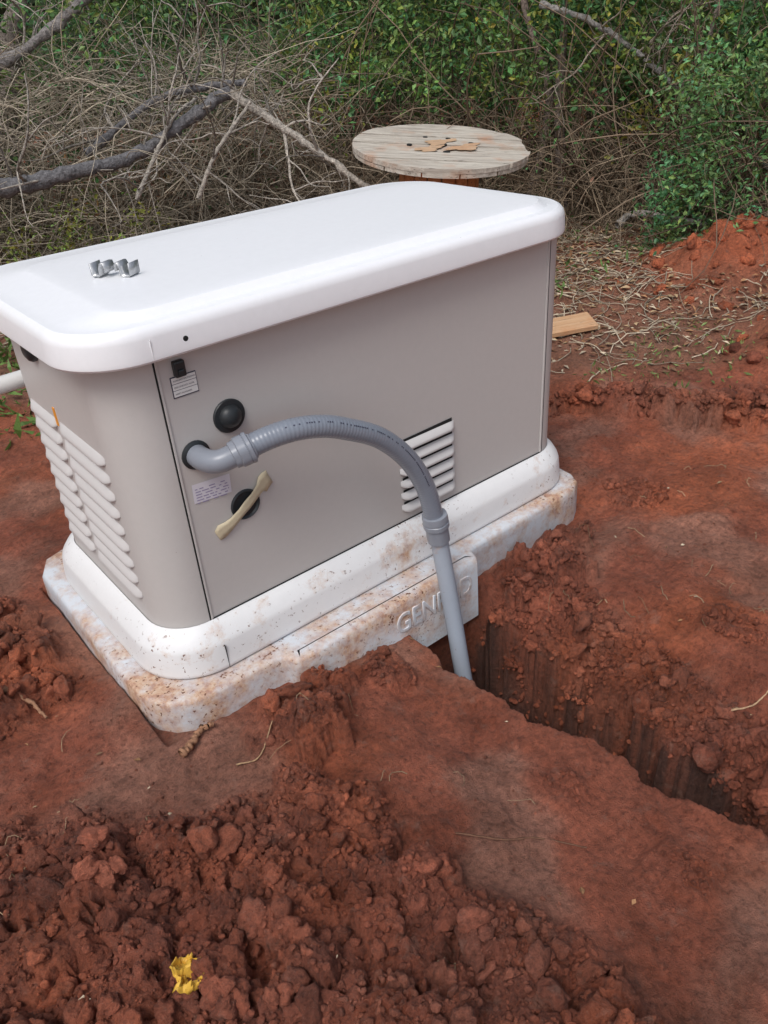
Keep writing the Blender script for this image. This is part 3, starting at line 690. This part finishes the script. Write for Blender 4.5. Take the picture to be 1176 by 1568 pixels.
dr=[limb('l',[(3.1,1.9,.98),(3.20,1.68,.90),(3.33,1.47,.75),(3.48,1.24,.53)],.017,.012,(.30,.28,.26),8),
 limb('l',[(3.51,1.48,-.02),(3.70,1.38,.34),(3.66,1.62,.79)],.012,.008,(.32,.26,.2),8),
 limb('l',[(3.05,1.30,.02),(3.17,1.27,.055),(3.26,.95,.03)],.02,.014,(.34,.31,.28),8),
 limb('l',[(3.57,1.01,.33),(3.58,.76,.20),(3.6,.5,.05)],.014,.009,(.34,.32,.3),8),
 limb('l',[(3.40,1.68,-.02),(3.49,1.73,.46),(3.43,1.85,.9)],.012,.008,(.28,.22,.17),8)]
dr+=sub([(3.20,1.68,.90),(3.33,1.47,.75),(3.48,1.24,.53)],12,(.2,.6),(.003,.007),(.36,.3,.24))+sub([(3.51,1.48,.06),(3.70,1.38,.34),(3.66,1.62,.79)],14,(.2,.6),(.002,.006),(.36,.29,.22))
dr=merge(dr);mesh_np('dead_branches',*dr[:2],M_bark,dr[2],True)
# ------------------------------------------------------------------ small trees
def tree(name,pts,r,col,top,nl,leafc):
    T=empty(name);last=Vector(pts[-1]);d=(last-Vector(pts[-2])).normalized()
    pts=list(pts)+[tuple(last+d*.8+Vector((.05,.03,.3))),tuple(last+d*1.2+Vector((.0,.1,top)))]
    L=[limb('t',pts,r,r*.35,col,12,.05)]
    crown=[]
    for i in range(nl):
        p=Vector(pts[-3]).lerp(Vector(pts[-1]),random.random());a=random.uniform(0,6.28);l=random.uniform(.5,1.1)
        e=p+Vector((math.cos(a)*l,math.sin(a)*l,random.uniform(.1,.6)));m=(p+e)/2+Vector((0,0,.12))
        L.append(limb('t',[p,m,e],r*.3,r*.08,col,6,.05,5))
        for k in range(2): crown.append(p.lerp(e,random.uniform(.5,1.1)))
    L=merge(L);parent(mesh_np('trunk',*L[:2],M_bark,L[2],True),T)
    Cn=np.array([c[:] for c in crown]);k=rng.integers(0,len(Cn),len(Cn)*60);Pp=Cn[k]+rng.normal(size=(len(k),3))*.14
    Ls=rng.uniform(.03,.06,len(k));cl=leaves(Pp,Ls,Ls*.3,np.array(leafc)*rng.uniform(.6,1.4,(len(k),1)),.2)
    parent(mesh_np('crown',*cl[:2],M_leaf,cl[2],False),T)
tree('tree',[(.93,4.13,.0),(1.15,4.06,.81),(1.35,4.0,1.29)],.075,(.3,.25,.22),1.6,12,gr)
tree('sapling_tree',[(3.33,1.86,-.1),(3.29,1.90,.44),(3.29,1.90,.93)],.032,(.24,.19,.16),1.2,9,gr)
tree('sapling_tree',[(3.20,2.05,-.1),(3.35,2.03,.53),(3.34,2.20,.95)],.024,(.26,.2,.17),1.2,8,gr)
tree('sapling_tree',[(3.55,1.26,-.1),(3.64,1.32,.58),(3.75,1.32,.94)],.022,(.25,.2,.17),1.2,9,gr)
# ------------------------------------------------------------------ distant woods
az=np.linspace(-60,170,140);zz=np.linspace(-.3,3.6,22);AZ,ZZ=np.meshgrid(az,zz)
RR=9.5+.9*fbm(AZ*.25,ZZ*1.3,4,71);wx,wy=polar(AZ,RR);hz=ZZ+.6*fbm(AZ*.3,ZZ*.1,3,73)*(ZZ>2)
i2=np.arange(AZ.size).reshape(AZ.shape);F=np.stack([i2[:-1,:-1],i2[:-1,1:],i2[1:,1:],i2[1:,:-1]],-1).reshape(-1,4)
nn=fbm(AZ*1.2,ZZ*5,4,75)[...,None];cc=np.array([.03,.05,.025])+(np.array([.08,.10,.05])-np.array([.03,.05,.025]))*sst(-.2,.4,nn)
mesh_np('distant_woods',np.stack([wx,wy,hz],-1),F,M_litter,cc.reshape(-1,3),False)
# ------------------------------------------------------------------ camera / light
cam=bpy.data.cameras.new('camera');co=link(bpy.data.objects.new('camera',cam));scene.camera=co
cam.sensor_fit='VERTICAL';cam.sensor_height=24;cam.lens=24*1226/1568;cam.clip_end=500;cam.clip_start=.02
co.matrix_world=Matrix(((.7675,.3784,-.5175,-.471),(-.638,.3723,-.674,-1.194),(-.0623,.8475,.5272,.988),(0,0,0,1)))
sund=Vector((-.50,-.26,.83)).normalized()
sl=bpy.data.lights.new('sun','SUN');sl.energy=1.5;sl.angle=math.radians(26);sl.color=(1,.985,.965)
so=link(bpy.data.objects.new('sun',sl));so.rotation_euler=sund.to_track_quat('Z','Y').to_euler()
w=bpy.data.worlds.new('World');scene.world=w;w.use_nodes=True;nt=w.node_tree;bg=nt.nodes['Background']
sky=nt.nodes.new('ShaderNodeTexSky');sky.sky_type='NISHITA';sky.sun_disc=False;sky.sun_elevation=math.asin(sund.z);sky.sun_rotation=math.atan2(sund.x,sund.y)
sky.dust_density=3;hs=nt.nodes.new('ShaderNodeHueSaturation');hs.inputs['Saturation'].default_value=.55
nt.links.new(sky.outputs[0],hs.inputs['Color']);nt.links.new(hs.outputs[0],bg.inputs['Color']);bg.inputs['Strength'].default_value=.15
scene.view_settings.view_transform='Standard';scene.view_settings.look='None';scene.view_settings.exposure=0
